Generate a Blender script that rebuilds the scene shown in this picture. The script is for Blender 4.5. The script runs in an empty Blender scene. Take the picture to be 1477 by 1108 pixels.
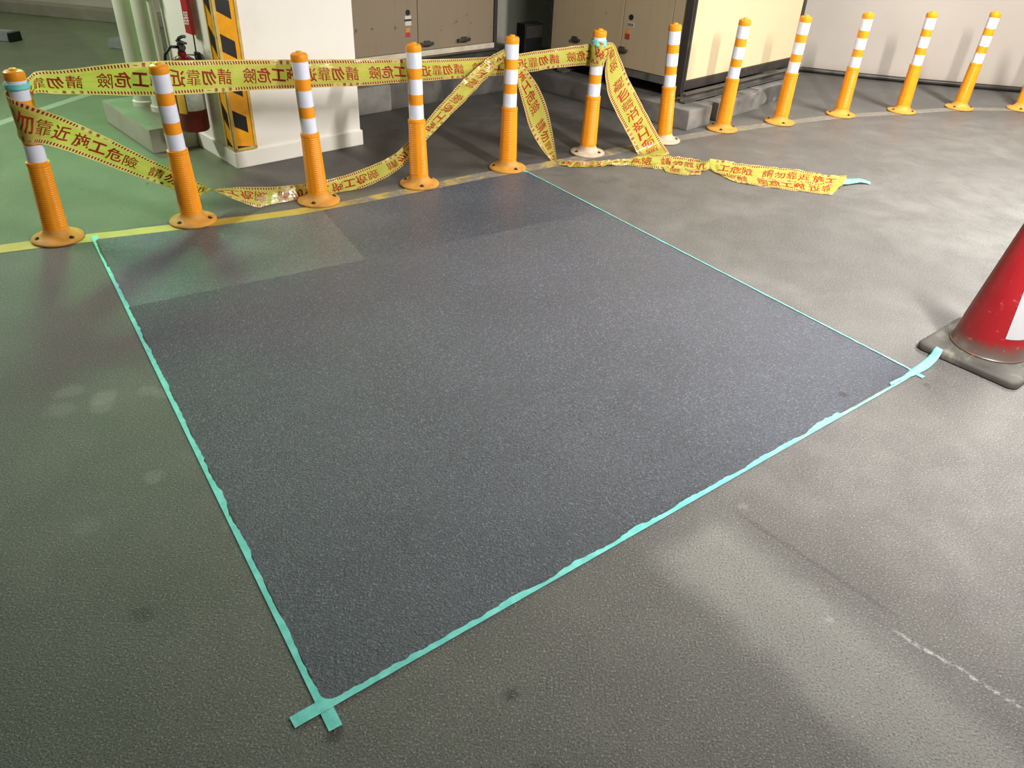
import bpy, bmesh, math, random
from mathutils import Vector, Matrix, noise
random.seed(7)
sc = bpy.context.scene
col = sc.collection
PI = math.pi
V = Vector

# ------------------------------------------------------------ camera
F, PITCH, ROLL, CH = 1100.5, 0.592424, 0.0486643, 1.5191
fwd = V((0, math.cos(PITCH), -math.sin(PITCH)))
r0 = V((1, 0, 0)); u0_ = r0.cross(fwd)
rgt = r0*math.cos(ROLL) + u0_*math.sin(ROLL)
upv = -r0*math.sin(ROLL) + u0_*math.cos(ROLL)
cam = bpy.data.cameras.new('camera'); cam_o = bpy.data.objects.new('camera', cam); col.objects.link(cam_o)
cam.sensor_width = 36; cam.lens = F/1477*36; cam.clip_start = .05; cam.clip_end = 100
cam_o.matrix_world = Matrix(((rgt.x, upv.x, -fwd.x, 0), (rgt.y, upv.y, -fwd.y, 0), (rgt.z, upv.z, -fwd.z, CH), (0, 0, 0, 1)))
sc.camera = cam_o

# ------------------------------------------------------------ light
w = bpy.data.worlds.new('world'); sc.world = w; w.use_nodes = True
bg = w.node_tree.nodes['Background']; bg.inputs[0].default_value = (.97, 1, .95, 1); bg.inputs[1].default_value = .14
def area(name, loc, target, sx, sy, power, color, spin=0):
    l = bpy.data.lights.new(name, 'AREA'); l.shape = 'RECTANGLE'; l.size = sx; l.size_y = sy
    l.energy = power; l.color = color
    o = bpy.data.objects.new(name, l); col.objects.link(o); o.location = loc
    q = (V(target)-V(loc)).to_track_quat('-Z', 'Y'); o.rotation_euler = (q.to_matrix() @ Matrix.Rotation(spin, 3, 'Z')).to_euler()
    return o
area('tube_lamp_near', (1.95, 1.7, 2.35), (2.0, 4.6, .3), .08, .7, 198, (1, .98, .95), .0)
area('tube_lamp_right', (3.7, 4.3, 2.62), (3.7, 4.3001, 0), .25, 2.2, 320, (1, .985, .955), .0)
area('tube_lamp_far_left', (-4.3, 4.2, 2.4), (-2.2, 4.6, .3), .12, 1.2, 72, (.97, 1, .88), 1.2)
area('fill_light_back_left', (-5.4, 7.2, 2.62), (-5.4, 7.2001, 0), .12, 1.2, 30, (1, .97, .84), .3)  # added fill that brightens the back left floor, not a real fixture
g = bpy.data.lights.new('green_sign_light', 'AREA'); g.shape = 'RECTANGLE'; g.size = .5; g.size_y = .25; g.energy = 62; g.color = (.22, 1, .36)
go = bpy.data.objects.new('green_sign_light', g); col.objects.link(go); go.location = (-3.32, 6.0, 2.2)
go.rotation_euler = (V((-1.6, 2.2, 1.2))-V(go.location)).to_track_quat('-Z', 'Y').to_euler()
vs = sc.view_settings; vs.view_transform = 'Standard'; vs.look = 'None'; vs.gamma = 1; vs.exposure = 0.0; vs.use_curve_mapping = False

# ------------------------------------------------------------ helpers
def ray(px, py): return fwd*F + rgt*(px-738.5) - upv*(py-554)
def G(px, py, z=0):                       # point of height z seen at a pixel of the photograph
    d = ray(px, py); t = (z-CH)/d.z; return V((0, 0, CH)) + d*t
def VP(px, py, A, B, off=0):              # point on the vertical plane over the ground line A-B (pushed back by off)
    A = V(A[:2]); B = V(B[:2]); n = V((-(B-A).y, (B-A).x)).normalized(); d = ray(px, py)
    t = (A.dot(n)+off)/V(d[:2]).dot(n); return V((0, 0, CH)) + d*t

def tag(o, label=None, cat=None, group=None, kind=None):
    if label: o['label'] = label
    if cat: o['category'] = cat
    if group: o['group'] = group
    if kind: o['kind'] = kind
    return o
def empty(name, loc=(0, 0, 0), rz=0):
    o = bpy.data.objects.new(name, None); o.location = loc; o.rotation_euler = (0, 0, rz); o.empty_display_size = .1
    col.objects.link(o); return o
def link_mesh(name, me, parent=None):
    o = bpy.data.objects.new(name, me); col.objects.link(o)
    if parent: o.parent = parent
    return o
def obj(name, bm, mat, parent=None, smooth=False, loc=None):
    bmesh.ops.recalc_face_normals(bm, faces=bm.faces)
    me = bpy.data.meshes.new(name); bm.to_mesh(me); bm.free()
    for m in (mat if isinstance(mat, (list, tuple)) else [mat]): me.materials.append(m)
    if smooth:
        for p in me.polygons: p.use_smooth = True
        if smooth is not True: me.set_sharp_from_angle(angle=smooth)
    o = link_mesh(name, me, parent)
    if loc: o.location = loc
    return o
def box(bm, x0, x1, y0, y1, z0, z1, bevel=0, M=None, seg=2):
    r = bmesh.ops.create_cube(bm, size=1); vs_ = r['verts']
    for v in vs_: v.co = V(((x0+x1)/2+v.co.x*(x1-x0), (y0+y1)/2+v.co.y*(y1-y0), (z0+z1)/2+v.co.z*(z1-z0)))
    if bevel:
        es = list({e for v in vs_ for e in v.link_edges})
        r = bmesh.ops.bevel(bm, geom=es, offset=bevel, segments=seg, affect='EDGES', profile=.6)
        vs_ = list({v for f in r['faces'] for v in f.verts} | {v for v in vs_ if v.is_valid})
    if M:
        for v in vs_: v.co = M @ v.co
    return vs_
def lathe(bm, prof, seg=32, cap=True, M=None, c=(0, 0)):
    rings = []
    for r, z in prof:
        rings.append([bm.verts.new((c[0]+r*math.cos(2*PI*i/seg), c[1]+r*math.sin(2*PI*i/seg), z)) for i in range(seg)])
    for a, b in zip(rings, rings[1:]):
        for i in range(seg):
            bm.faces.new((a[i], a[(i+1) % seg], b[(i+1) % seg], b[i]))
    if cap:
        bm.faces.new(rings[0][::-1]); bm.faces.new(rings[-1])
    if M:
        for R_ in rings:
            for v in R_: v.co = M @ v.co
def tube(bm, pts, r, seg=10):
    pts = [V(p) for p in pts]; rings = []
    for i, p in enumerate(pts):
        t = (pts[min(i+1, len(pts)-1)]-pts[max(i-1, 0)]).normalized()
        a = t.orthogonal().normalized() if i == 0 else (prev - t*prev.dot(t)).normalized()
        prev = a; b = t.cross(a)
        rr = r[i] if isinstance(r, (list, tuple)) else r
        rings.append([bm.verts.new(p+(a*math.cos(2*PI*k/seg)+b*math.sin(2*PI*k/seg))*rr) for k in range(seg)])
    for a, b in zip(rings, rings[1:]):
        for k in range(seg): bm.faces.new((a[k], a[(k+1) % seg], b[(k+1) % seg], b[k]))
    bm.faces.new(rings[0][::-1]); bm.faces.new(rings[-1])
def prism(bm, poly, z0, z1):
    a = [bm.verts.new((x, y, z0)) for x, y in poly]; b = [bm.verts.new((x, y, z1)) for x, y in poly]
    n = len(poly); bm.faces.new(a[::-1]); bm.faces.new(b)
    for i in range(n): bm.faces.new((a[i], a[(i+1) % n], b[(i+1) % n], b[i]))
def crom(P, n):
    out = []
    for i in range(len(P)-1):
        p0, p1, p2, p3 = P[max(i-1, 0)], P[i], P[i+1], P[min(i+2, len(P)-1)]
        for k in range(n):
            t = k/n
            out.append(.5*((2*p1)+(p2-p0)*t+(2*p0-5*p1+4*p2-p3)*t*t+(3*p1-p0-3*p2+p3)*t**3))
    out.append(P[-1].copy()); return out

# ------------------------------------------------------------ materials
def srgb(r, g, b):
    f = lambda c: (c/255/12.92) if c/255 <= .04045 else ((c/255+.055)/1.055)**2.4
    return (f(r), f(g), f(b), 1)
class NB:
    def __init__(s, name):
        s.m = bpy.data.materials.new(name); s.m.use_nodes = True; s.t = s.m.node_tree; s.n = s.t.nodes; s.b = s.n['Principled BSDF']
        s.out = s.n['Material Output']; s._c = None
    def new(s, ty, **k):
        n = s.n.new(ty)
        for a, b in k.items(): setattr(n, a, b)
        return n
    def set(s, sock, v):
        if isinstance(v, bpy.types.NodeSocket): s.t.links.new(v, sock)
        elif isinstance(v, (tuple, list)) and sock.type == 'RGBA' and len(v) == 3: sock.default_value = (*v, 1)
        else: sock.default_value = v
    def pos(s, uv=False):
        if uv: return s.new('ShaderNodeTexCoord').outputs['UV']
        if not s._c: s._c = s.new('ShaderNodeTexCoord').outputs['Object']
        return s._c
    def noise(s, scale, detail=4, rough=.55, dist=0, vec=None, out=0, dim=None):
        n = s.new('ShaderNodeTexNoise'); s.t.links.new(vec or s.pos(), n.inputs['Vector'])
        n.inputs['Scale'].default_value = scale; n.inputs['Detail'].default_value = detail; n.inputs['Roughness'].default_value = rough
        n.inputs['Distortion'].default_value = dist; return n.outputs[out]
    def voro(s, scale, feature='F1', vec=None, out='Distance'):
        n = s.new('ShaderNodeTexVoronoi', feature=feature); s.t.links.new(vec or s.pos(), n.inputs['Vector']); n.inputs['Scale'].default_value = scale
        return n.outputs[out]
    def math(s, op, a, b=None, c=None, clamp=False):
        n = s.new('ShaderNodeMath', operation=op); n.use_clamp = clamp
        s.set(n.inputs[0], a)
        if b is not None: s.set(n.inputs[1], b)
        if c is not None: s.set(n.inputs[2], c)
        return n.outputs[0]
    def ramp(s, v, a, b, lo=0., hi=1., smooth=True):
        n = s.new('ShaderNodeMapRange'); n.interpolation_type = 'SMOOTHSTEP' if smooth else 'LINEAR'
        s.set(n.inputs[0], v); n.inputs[1].default_value = a; n.inputs[2].default_value = b; n.inputs[3].default_value = lo; n.inputs[4].default_value = hi
        return n.outputs[0]
    def mix(s, f, a, b, mode='MIX'):
        n = s.new('ShaderNodeMix', data_type='RGBA', blend_type=mode); s.set(n.inputs[0], f); s.set(n.inputs[6], a); s.set(n.inputs[7], b); return n.outputs[2]
    def sep(s, v):
        n = s.new('ShaderNodeSeparateXYZ'); s.t.links.new(v, n.inputs[0]); return n.outputs
    def bump(s, h, strength=.3, dist=.002, nrm=None):
        n = s.new('ShaderNodeBump'); n.inputs['Strength'].default_value = strength; n.inputs['Distance'].default_value = dist
        s.set(n.inputs['Height'], h)
        if nrm: s.t.links.new(nrm, n.inputs['Normal'])
        return n.outputs[0]
    def fin(s, color=None, rough=None, bump=None, metal=None, spec=None, **k):
        if color is not None: s.set(s.b.inputs['Base Color'], color)
        if rough is not None: s.set(s.b.inputs['Roughness'], rough)
        if bump is not None: s.set(s.b.inputs['Normal'], bump)
        if metal is not None: s.set(s.b.inputs['Metallic'], metal)
        if spec is not None: s.set(s.b.inputs['Specular IOR Level'], spec)
        return s.m
def plain(name, c, rough=.5, metal=0, var=.12, scale=14, dirt=None, dirtamt=.5, bs=.15, spec=.5):
    n = NB(name); v = n.noise(scale, 5)
    c0 = tuple(x*(1-var) for x in c[:3])+(1,); c1 = tuple(min(1, x*(1+var)) for x in c[:3])+(1,)
    cc = n.mix(n.ramp(v, .3, .7), c0, c1)
    if dirt: cc = n.mix(n.ramp(n.noise(scale*.45, 7, .7, .4), .5, .72, 0, dirtamt), cc, dirt)
    return n.fin(cc, n.ramp(v, .2, .8, rough*.9, min(1, rough*1.12)), n.bump(n.noise(scale*12, 3), bs, .001), metal, spec)

# floor: line / patch masks are stains, seams and worn lanes of the concrete itself
def seg_mask(n, a, b, width, soft, wob=.01, wobs=9):
    """1 inside a stripe of half-width `width` around the segment a-b (world xy)"""
    x, y, _ = n.sep(n.pos())
    a = V(a); b = V(b); d = (b-a); L = d.length; d /= L
    nx, ny = -d.y, d.x
    dist = n.math('ADD', n.math('MULTIPLY', x, nx), n.math('MULTIPLY_ADD', y, ny, -(a.x*nx+a.y*ny)))
    if wob: dist = n.math('ADD', dist, n.ramp(n.noise(wobs, 3), 0, 1, -wob, wob, False))
    al = n.math('ADD', n.math('MULTIPLY', x, d.x), n.math('MULTIPLY_ADD', y, d.y, -(a.x*d.x+a.y*d.y)))
    m = n.ramp(n.math('ABSOLUTE', dist), width, width+soft, 1, 0)
    m2 = n.math('MULTIPLY', n.ramp(al, -.02, .06), n.ramp(al, L-.06, L+.02, 1, 0))
    return n.math('MULTIPLY', m, m2)
def half(n, a, b, soft=.01, wob=.0):
    """1 on the left of a->b"""
    x, y, _ = n.sep(n.pos()); a = V(a); b = V(b); d = (b-a).normalized(); nx, ny = -d.y, d.x
    dist = n.math('ADD', n.math('MULTIPLY', x, nx), n.math('MULTIPLY_ADD', y, ny, -(a.x*nx+a.y*ny)))
    if wob: dist = n.math('ADD', dist, n.ramp(n.noise(7, 3), 0, 1, -wob, wob, False))
    return n.ramp(dist, -soft, soft)
def spot(n, c, r, soft, wob=.02, ws=18):
    x, y, _ = n.sep(n.pos())
    dx = n.math('SUBTRACT', x, c[0]); dy = n.math('SUBTRACT', y, c[1])
    d = n.math('SQRT', n.math('ADD', n.math('MULTIPLY', dx, dx), n.math('MULTIPLY', dy, dy)))
    d = n.math('ADD', d, n.ramp(n.noise(ws, 4), .2, .8, -wob, wob, False))
    return n.ramp(d, r, r+soft, 1, 0)

def floor_mat():
    n = NB('old_concrete_floor')
    big = n.noise(.9, 5, .6, .5); mid = n.noise(4.5, 6, .65, .3); fine = n.noise(185, 3, .7); fine2 = n.noise(60, 4, .7)
    vo = n.voro(170)
    c = n.mix(n.ramp(mid, .3, .72), srgb(97, 94, 90), srgb(120, 117, 112))
    c = n.mix(n.ramp(big, .35, .65, 0, .55), c, srgb(88, 85, 81))
    # pale, polished bay floor on the far side of the yellow line at the left
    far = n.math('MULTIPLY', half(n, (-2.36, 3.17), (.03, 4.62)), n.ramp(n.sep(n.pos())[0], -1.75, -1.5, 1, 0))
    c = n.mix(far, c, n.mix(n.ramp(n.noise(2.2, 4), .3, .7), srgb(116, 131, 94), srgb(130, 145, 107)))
    # right hand floor outside the coating is paler, with long grimy smears
    smear = n.new('ShaderNodeMapping'); smear.inputs['Rotation'].default_value = (0, 0, .35); smear.inputs['Scale'].default_value = (1.0, 4.5, 1)
    n.t.links.new(n.pos(), smear.inputs[0])
    sm = n.noise(1.6, 6, .62, .6, vec=smear.outputs[0])
    rp = n.math('MULTIPLY', half(n, (1.3, 1.9), (.0, 4.6), .5, .0), 0.0)
    smr = n.ramp(sm, .5, .68)
    y = n.sep(n.pos())[1]
    c = n.mix(n.math('MULTIPLY', n.math('MULTIPLY', smr, n.ramp(n.sep(n.pos())[0], -1, .2)), n.ramp(y, 3.4, 5.2, .12, .75)), c, srgb(98, 95, 92))
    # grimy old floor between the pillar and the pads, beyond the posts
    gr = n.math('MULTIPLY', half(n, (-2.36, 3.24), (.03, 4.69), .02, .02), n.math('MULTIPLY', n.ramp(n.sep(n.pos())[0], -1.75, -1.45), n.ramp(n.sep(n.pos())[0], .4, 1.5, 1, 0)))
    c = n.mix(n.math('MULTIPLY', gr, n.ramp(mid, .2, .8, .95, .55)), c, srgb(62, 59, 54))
    # dark lanes and seam at the lower right
    dark1 = seg_mask(n, (.66, 1.71), (1.48, .87), .05, .09, .02)
    c = n.mix(n.math('MULTIPLY', dark1, .42), c, srgb(92, 88, 82))
    lane = n.math('MULTIPLY', half(n, (.84, .83), (.33, 1.525), .015, .02), 1.0)
    c = n.mix(n.math('MULTIPLY', lane, .36), c, srgb(94, 92, 84))
    pale = seg_mask(n, (.50, 1.55), (1.05, .82), .07, .12, .04)
    c = n.mix(n.math('MULTIPLY', pale, .34), c, srgb(176, 174, 166))
    crack = seg_mask(n, (.66, 1.655), (1.00, 1.29), .001, .012, .008, 24)
    c = n.mix(n.math('MULTIPLY', crack, .55), c, srgb(66, 62, 57))
    seam = seg_mask(n, (.965, 1.255), (1.30, .95), .0005, .010, .014, 30)
    c = n.mix(n.math('MULTIPLY', seam, n.ramp(n.noise(60, 4), .40, .66, 0, .85)), c, srgb(200, 198, 191))
    for (p, r, s, k) in [((.817, 1.271), .004, .022, .8), ((.69, 1.67), .006, .02, .35), ((.33, 1.53), .01, .03, .3),
                         ((-1.491, 2.081), .03, .04, .38), ((-1.365, 2.06), .032, .035, .42), ((-1.34, 2.01), .028, .04, .32), ((-1.47, 1.98), .03, .05, .32), ((-1.24, 2.11), .02, .03, .32), ((-1.18, 2.10), .018, .03, .3), ((-1.04, 1.68), .02, .03, .36),
                         ((-1.42, 1.48), .03, .05, .2), ((-1.13, 1.46), .02, .04, .2), ((-.75, 1.51), .02, .03, .2)]:
        c = n.mix(n.math('MULTIPLY', spot(n, p, r*.8, s*.8), k*.5), c, srgb(190, 186, 178))
    for (p, r, s, k) in [((.03, 1.02), .006, .02, .8), ((-.34, .90), .004, .02, .75), ((-.86, 1.19), .01, .03, .5), ((.10, .84), .01, .03, .5), ((1.53, 2.385), .004, .018, .7), ((-1.6, 1.35), .02, .04, .4)]:
        c = n.mix(n.math('MULTIPLY', spot(n, p, r, s), k), c, srgb(48, 44, 38))
    # aggregate speckle
    c = n.mix(n.ramp(fine, .54, .70, 0, .62), c, srgb(186, 182, 175))
    c = n.mix(n.ramp(fine, .47, .32, 0, .75), c, srgb(58, 54, 49))
    c = n.mix(n.ramp(n.noise(420, 2), .5, .72, 0, .35), c, srgb(70, 66, 60))
    # faint white bay line on the far left floor, and a curved scratch
    c = n.mix(n.math('MULTIPLY', seg_mask(n, (-3.48, 4.95), (-3.22, 6.1), .03, .02), .45), c, srgb(205, 205, 190))
    h = n.math('ADD', n.math('MULTIPLY', fine2, .5), n.math('MULTIPLY', fine, 1.0))
    b = n.bump(h, .8, .005)
    ro = n.math('SUBTRACT', n.ramp(mid, .2, .8, .42, .54), n.math('MULTIPLY', far, .16))
    return n.fin(c, ro, b, 0, .45)
def coat_mat():
    n = NB('fresh_grey_epoxy_coating')
    f = n.noise(165, 3, .65); f2 = n.noise(90, 3, .6); v = n.noise(1.5, 4)
    c = n.mix(n.ramp(v, .3, .7), srgb(74, 81, 92), srgb(83, 90, 101))
    first = half(n, (-1.51, 2.699), (-.102, 3.623), .004, .01)          # strip near the posts has only one smooth coat
    c = n.mix(n.math('MULTIPLY', first, n.ramp(n.sep(n.pos())[0], -.45, -.2, .14, 0)), c, srgb(112, 114, 118))
    overlap = n.math('MULTIPLY', first, n.math('MULTIPLY', half(n, (-.69, 3.202), (-.98, 3.70), .006), half(n, (-1.45, 3.7), (-1.13, 2.8), .30)))
    c = n.mix(n.math('MULTIPLY', overlap, .38), c, srgb(142, 135, 128))
    c = n.mix(n.ramp(f, .48, .34, 0, .5), c, srgb(56, 60, 66))
    c = n.mix(n.ramp(f, .55, .68, 0, .5), c, srgb(150, 154, 162))  # pale specks: stipple highlights painted into the coating colour
    c = n.mix(n.math('MULTIPLY', spot(n, (1.19, 2.29), .006, .02, .008), .8), c, srgb(40, 42, 44))
    h = n.math('ADD', n.math('MULTIPLY', f, 1.0), n.math('MULTIPLY', f2, .5))
    st = n.math('SUBTRACT', .95, n.math('MULTIPLY', first, .40))
    b = n.new('ShaderNodeBump'); n.set(b.inputs['Strength'], st); b.inputs['Distance'].default_value = .011; n.set(b.inputs['Height'], h)
    return n.fin(c, .24, b.outputs[0], 0, .95)
M = {}
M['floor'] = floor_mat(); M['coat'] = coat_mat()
def tape_cyan():
    n = NB('cyan_masking_tape'); v = n.noise(25, 5); cr = n.noise(90, 4, .7, 1.2)
    c = n.mix(n.ramp(v, .35, .68), srgb(112, 205, 196), srgb(136, 224, 216))
    c = n.mix(n.ramp(n.noise(60, 5, .7), .56, .72, 0, .35), c, srgb(80, 150, 148))
    return n.fin(c, .5, n.bump(cr, .5, .002))
M['cyan'] = tape_cyan()
M['white_wall'] = plain('warm_white_painted_wall', srgb(235, 226, 212), .6, var=.03, scale=2.5, dirt=srgb(180, 168, 150), dirtamt=.25)
def far_wall():
    n = NB('cream_far_wall_with_scuffs'); z = n.sep(n.pos())[2]
    c = n.mix(n.ramp(n.noise(1.2, 4), .3, .7), srgb(182, 171, 159), srgb(190, 180, 168))
    low = n.ramp(n.math('ADD', z, n.ramp(n.noise(6, 6, .7), 0, 1, -.12, .12, False)), .02, .14, 1, 0)
    c = n.mix(n.math('MULTIPLY', low, .55), c, srgb(176, 160, 142))
    c = n.mix(n.ramp(n.noise(14, 7, .75, 1), .66, .76, 0, .4), c, srgb(150, 140, 128))
    return n.fin(c, .6, n.bump(n.noise(30, 5), .15, .003))
M['far_wall'] = far_wall()
M['pillar'] = plain('pale_painted_pillar', srgb(242, 236, 226), .5, var=.02, scale=2, dirt=srgb(190, 186, 172), dirtamt=.2)
M['dark_wall'] = plain('dark_back_wall', srgb(42, 42, 38), .8, var=.2, scale=3)
M['leftwall'] = plain('beige_left_wall', srgb(196, 190, 178), .7, var=.04, scale=2)
M['kerb'] = plain('grey_kerb', srgb(150, 144, 132), .8, var=.1, scale=6)
M['ceiling'] = plain('grey_ceiling', srgb(150, 148, 142), .9, var=.05, scale=3)
M['concrete'] = plain('rough_concrete_pad', srgb(124, 120, 113), .9, var=.22, scale=7, dirt=srgb(60, 57, 52), dirtamt=.75, bs=.5)
M['pad_dark'] = plain('grimy_concrete_pad', srgb(92, 88, 82), .9, var=.25, scale=5, dirt=srgb(44, 41, 38), dirtamt=.8, bs=.5)
def block_mat():
    n = NB('painted_block_with_grimy_top'); z = n.sep(n.pos())[2]
    c = n.mix(n.ramp(n.noise(4, 5), .3, .7), srgb(164, 162, 144), srgb(178, 176, 158))
    c = n.mix(n.math('MULTIPLY', n.ramp(z, .137, .141), n.ramp(n.noise(5, 6, .7), .2, .6, .6, 1)), c, srgb(112, 110, 92))
    return n.fin(c, .65, n.bump(n.noise(40, 4), .2, .002))
M['block'] = block_mat()
M['orange'] = plain('orange_yellow_plastic', srgb(244, 152, 22), .38, var=.05, scale=9, dirt=srgb(196, 126, 40), dirtamt=.35, bs=.05)
M['disc'] = plain('scuffed_orange_rubber', srgb(206, 144, 56), .65, var=.14, scale=14, dirt=srgb(140, 106, 66), dirtamt=.85)
M['disc_dirty'] = plain('dusty_pale_orange_rubber', srgb(196, 176, 150), .8, var=.15, scale=18, dirt=srgb(170, 120, 60), dirtamt=.6)
M['refl'] = plain('white_reflective_film', srgb(226, 227, 240), .3, var=.03, scale=22, bs=.03)
M['hole'] = plain('dark_bolt_hole', srgb(40, 30, 22), .7)
M['bolt'] = plain('rusty_bolt', srgb(96, 78, 58), .5, metal=.6)
M['black'] = plain('black_plastic', srgb(22, 22, 23), .45)
M['steel_dark'] = plain('dark_painted_steel', srgb(62, 58, 54), .45, metal=.3, dirt=srgb(120, 112, 100), dirtamt=.4, scale=9)
M['steel_grey'] = plain('galvanised_steel_channel', srgb(120, 116, 110), .45, metal=.5, dirt=srgb(60, 56, 52), dirtamt=.7, scale=6)
M['cab_cream'] = plain('cream_cabinet_panel', srgb(212, 193, 155), .5, var=.02, scale=2)
def cab_dirty(name, c0, spots):
    n = NB(name); c = n.mix(n.ramp(n.noise(2, 4), .3, .7), tuple(x*.93 for x in c0[:3])+(1,), c0)
    st = n.new('ShaderNodeMapping'); st.inputs['Scale'].default_value = (9, 9, .8); n.t.links.new(n.pos(), st.inputs[0])
    c = n.mix(n.ramp(n.noise(2, 4, .6, vec=st.outputs[0]), .5, .75, 0, .3), c, tuple(x*.7 for x in c0[:3])+(1,))
    c = n.mix(n.ramp(n.noise(16, 5, .6), .68-spots*.06, .74-spots*.06, 0, .8), c, srgb(78, 66, 48))
    return n.fin(c, .5)
M['cab_left'] = cab_dirty('stained_beige_cabinet_panel', srgb(136, 120, 98), 1)
M['cab_side'] = cab_dirty('beige_cabinet_panel', srgb(176, 158, 128), 0)
M['cab_lip'] = plain('cream_cabinet_base_lip', srgb(196, 184, 162), .5)
M['lbl_white'] = plain('white_label', srgb(196, 190, 176), .6, var=.05)
M['lbl_red'] = plain('red_label', srgb(168, 50, 40), .6, var=.2)
M['lbl_orange'] = plain('orange_label', srgb(198, 140, 70), .6, var=.2)
M['red_ext'] = plain('dark_red_enamel', srgb(112, 10, 16), .25, var=.05, scale=5, bs=.03)
M['red_sign'] = plain('red_sign_plate', srgb(176, 30, 38), .35, var=.08)
M['text_white'] = plain('white_print', srgb(230, 220, 216), .5, var=.02)
M['lbl_paper'] = plain('pale_printed_label', srgb(196, 200, 196), .5, var=.1, scale=60)
M['lbl_yellow'] = plain('yellow_label', srgb(226, 180, 60), .5, var=.05)
M['wheelstop'] = plain('grey_wheel_stop', srgb(140, 140, 142), .8, var=.15)
def pipe_mat():
    n = NB('chipped_pale_pipe_paint'); c = n.mix(n.ramp(n.noise(3, 4), .3, .7), srgb(198, 198, 176), srgb(212, 212, 192))
    c = n.mix(n.ramp(n.noise(18, 5, .65, .3), .68, .71), c, srgb(52, 54, 46))
    return n.fin(c, .45, n.bump(n.noise(30, 4), .2, .001))
M['pipe'] = pipe_mat()
def guard_mat():
    return plain('yellow_enamel', srgb(240, 164, 26), .3, var=.08, scale=10, dirt=srgb(150, 100, 30), dirtamt=.6)
M['guard'] = guard_mat()
M['guard_rim'] = plain('worn_yellow_rim', srgb(206, 178, 96), .5, var=.15, scale=20)
def yline_mat():
    n = NB('worn_yellow_floor_paint'); x = n.sep(n.pos())[0]
    c = n.mix(n.ramp(n.noise(8, 5), .3, .7), srgb(182, 152, 52), srgb(198, 170, 74))
    dirty = n.mix(n.ramp(n.noise(30, 5), .3, .7), srgb(118, 112, 103), srgb(140, 134, 122))
    w1 = n.noise(9, 7, .7, .6)
    wear = n.math('ADD', n.ramp(x, -1.3, -.6, 0, .20), n.ramp(x, -.2, 1.6, 0, .12))
    f = n.ramp(n.math('ADD', w1, wear), .60, .74)
    c = n.mix(n.ramp(x, -1.2, .2, 0, .55), c, srgb(168, 150, 112))
    c = n.mix(f, c, dirty)
    return n.fin(c, .5, n.bump(n.noise(80, 4), .3, .002))
M['yline'] = yline_mat()
def warn_mat():
    n = NB('yellow_barrier_film'); u, v, _ = n.sep(n.pos(True))
    base = n.mix(n.ramp(n.noise(5, 3, vec=n.pos(True)), .35, .65), srgb(204, 204, 84), srgb(216, 208, 104))
    rim = n.math('ADD', n.ramp(v, .15, .155, 1, 0), n.ramp(v, .845, .85))
    base = n.mix(rim, base, srgb(232, 208, 130))
    top = n.math('MULTIPLY', n.ramp(v, .035, .04), n.ramp(v, .135, .14, 1, 0))
    bot = n.math('MULTIPLY', n.ramp(v, .86, .865), n.ramp(v, .96, .965, 1, 0))
    hat = n.math('ADD', u, n.math('MULTIPLY', v, .05))
    fr = n.math('GREATER_THAN', n.math('FRACT', n.math('DIVIDE', hat, .0135)), .48)
    # the hatch stops where the small words stand: top margin and bottom margin at different places of the repeat
    ph = n.math('FRACT', n.math('DIVIDE', u, .645))
    gt = n.math('SUBTRACT', 1, n.math('MULTIPLY', n.math('GREATER_THAN', ph, .50), n.math('LESS_THAN', ph, .73)))
    gb = n.math('SUBTRACT', 1, n.math('MULTIPLY', n.math('GREATER_THAN', ph, .00), n.math('LESS_THAN', ph, .23)))
    m = n.math('MULTIPLY', fr, n.math('ADD', n.math('MULTIPLY', top, gt), n.math('MULTIPLY', bot, gb)))
    c = n.mix(m, base, srgb(150, 52, 24))
    n.fin(c, .16, n.bump(n.noise(7, 4, .6, .8, vec=n.pos(True)), .25, .01), 0, .6)
    tr = n.new('ShaderNodeBsdfTranslucent'); n.t.links.new(c, tr.inputs[0])
    mx = n.new('ShaderNodeMixShader'); mx.inputs[0].default_value = .38
    n.t.links.new(n.b.outputs[0], mx.inputs[1]); n.t.links.new(tr.outputs[0], mx.inputs[2]); n.t.links.new(mx.outputs[0], n.out.inputs[0])
    return n.m
M['warn'] = warn_mat()
M['ink'] = plain('dark_red_print', srgb(162, 44, 24), .35, var=.1, scale=40)
def cone_red():
    n = NB('red_cone_rubber'); z = n.sep(n.pos())[2]
    c = n.mix(n.ramp(n.noise(5, 4), .3, .7), srgb(148, 20, 28), srgb(162, 30, 36))
    d = n.ramp(n.math('ADD', z, n.ramp(n.noise(14, 6, .7), 0, 1, -.05, .05, False)), .07, .125, 1, 0)
    c = n.mix(n.math('MULTIPLY', d, .92), c, srgb(82, 76, 68))
    c = n.mix(n.ramp(n.noise(40, 5), .62, .72, 0, .4), c, srgb(214, 110, 100))
    return n.fin(c, .4, n.bump(n.noise(60, 3), .1, .001))
M['cone'] = cone_red()
M['cone_base'] = plain('dusty_black_rubber', srgb(74, 70, 63), .75, var=.3, scale=8, dirt=srgb(150, 144, 130), dirtamt=.8, bs=.5)
M['cone_white'] = plain('white_reflective_sleeve', srgb(188, 186, 188), .3, var=.03)

# ------------------------------------------------------------ setting
d43 = math.radians(43)
def tagstruct(o): o['kind'] = 'structure'; return o
bm = bmesh.new()
bmesh.ops.create_grid(bm, x_segments=2, y_segments=2, size=1)
for v in bm.verts: v.co = V((v.co.x*11, 2+v.co.y*10, 0))
ext = bmesh.ops.extrude_face_region(bm, geom=bm.faces[:])
for v in ext['geom']:
    if isinstance(v, bmesh.types.BMVert): v.co.z = -.1
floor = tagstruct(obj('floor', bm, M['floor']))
bm = bmesh.new(); box(bm, -11, 11, -8, 12, 2.75, 2.85); tagstruct(obj('ceiling', bm, M['ceiling']))
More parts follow.
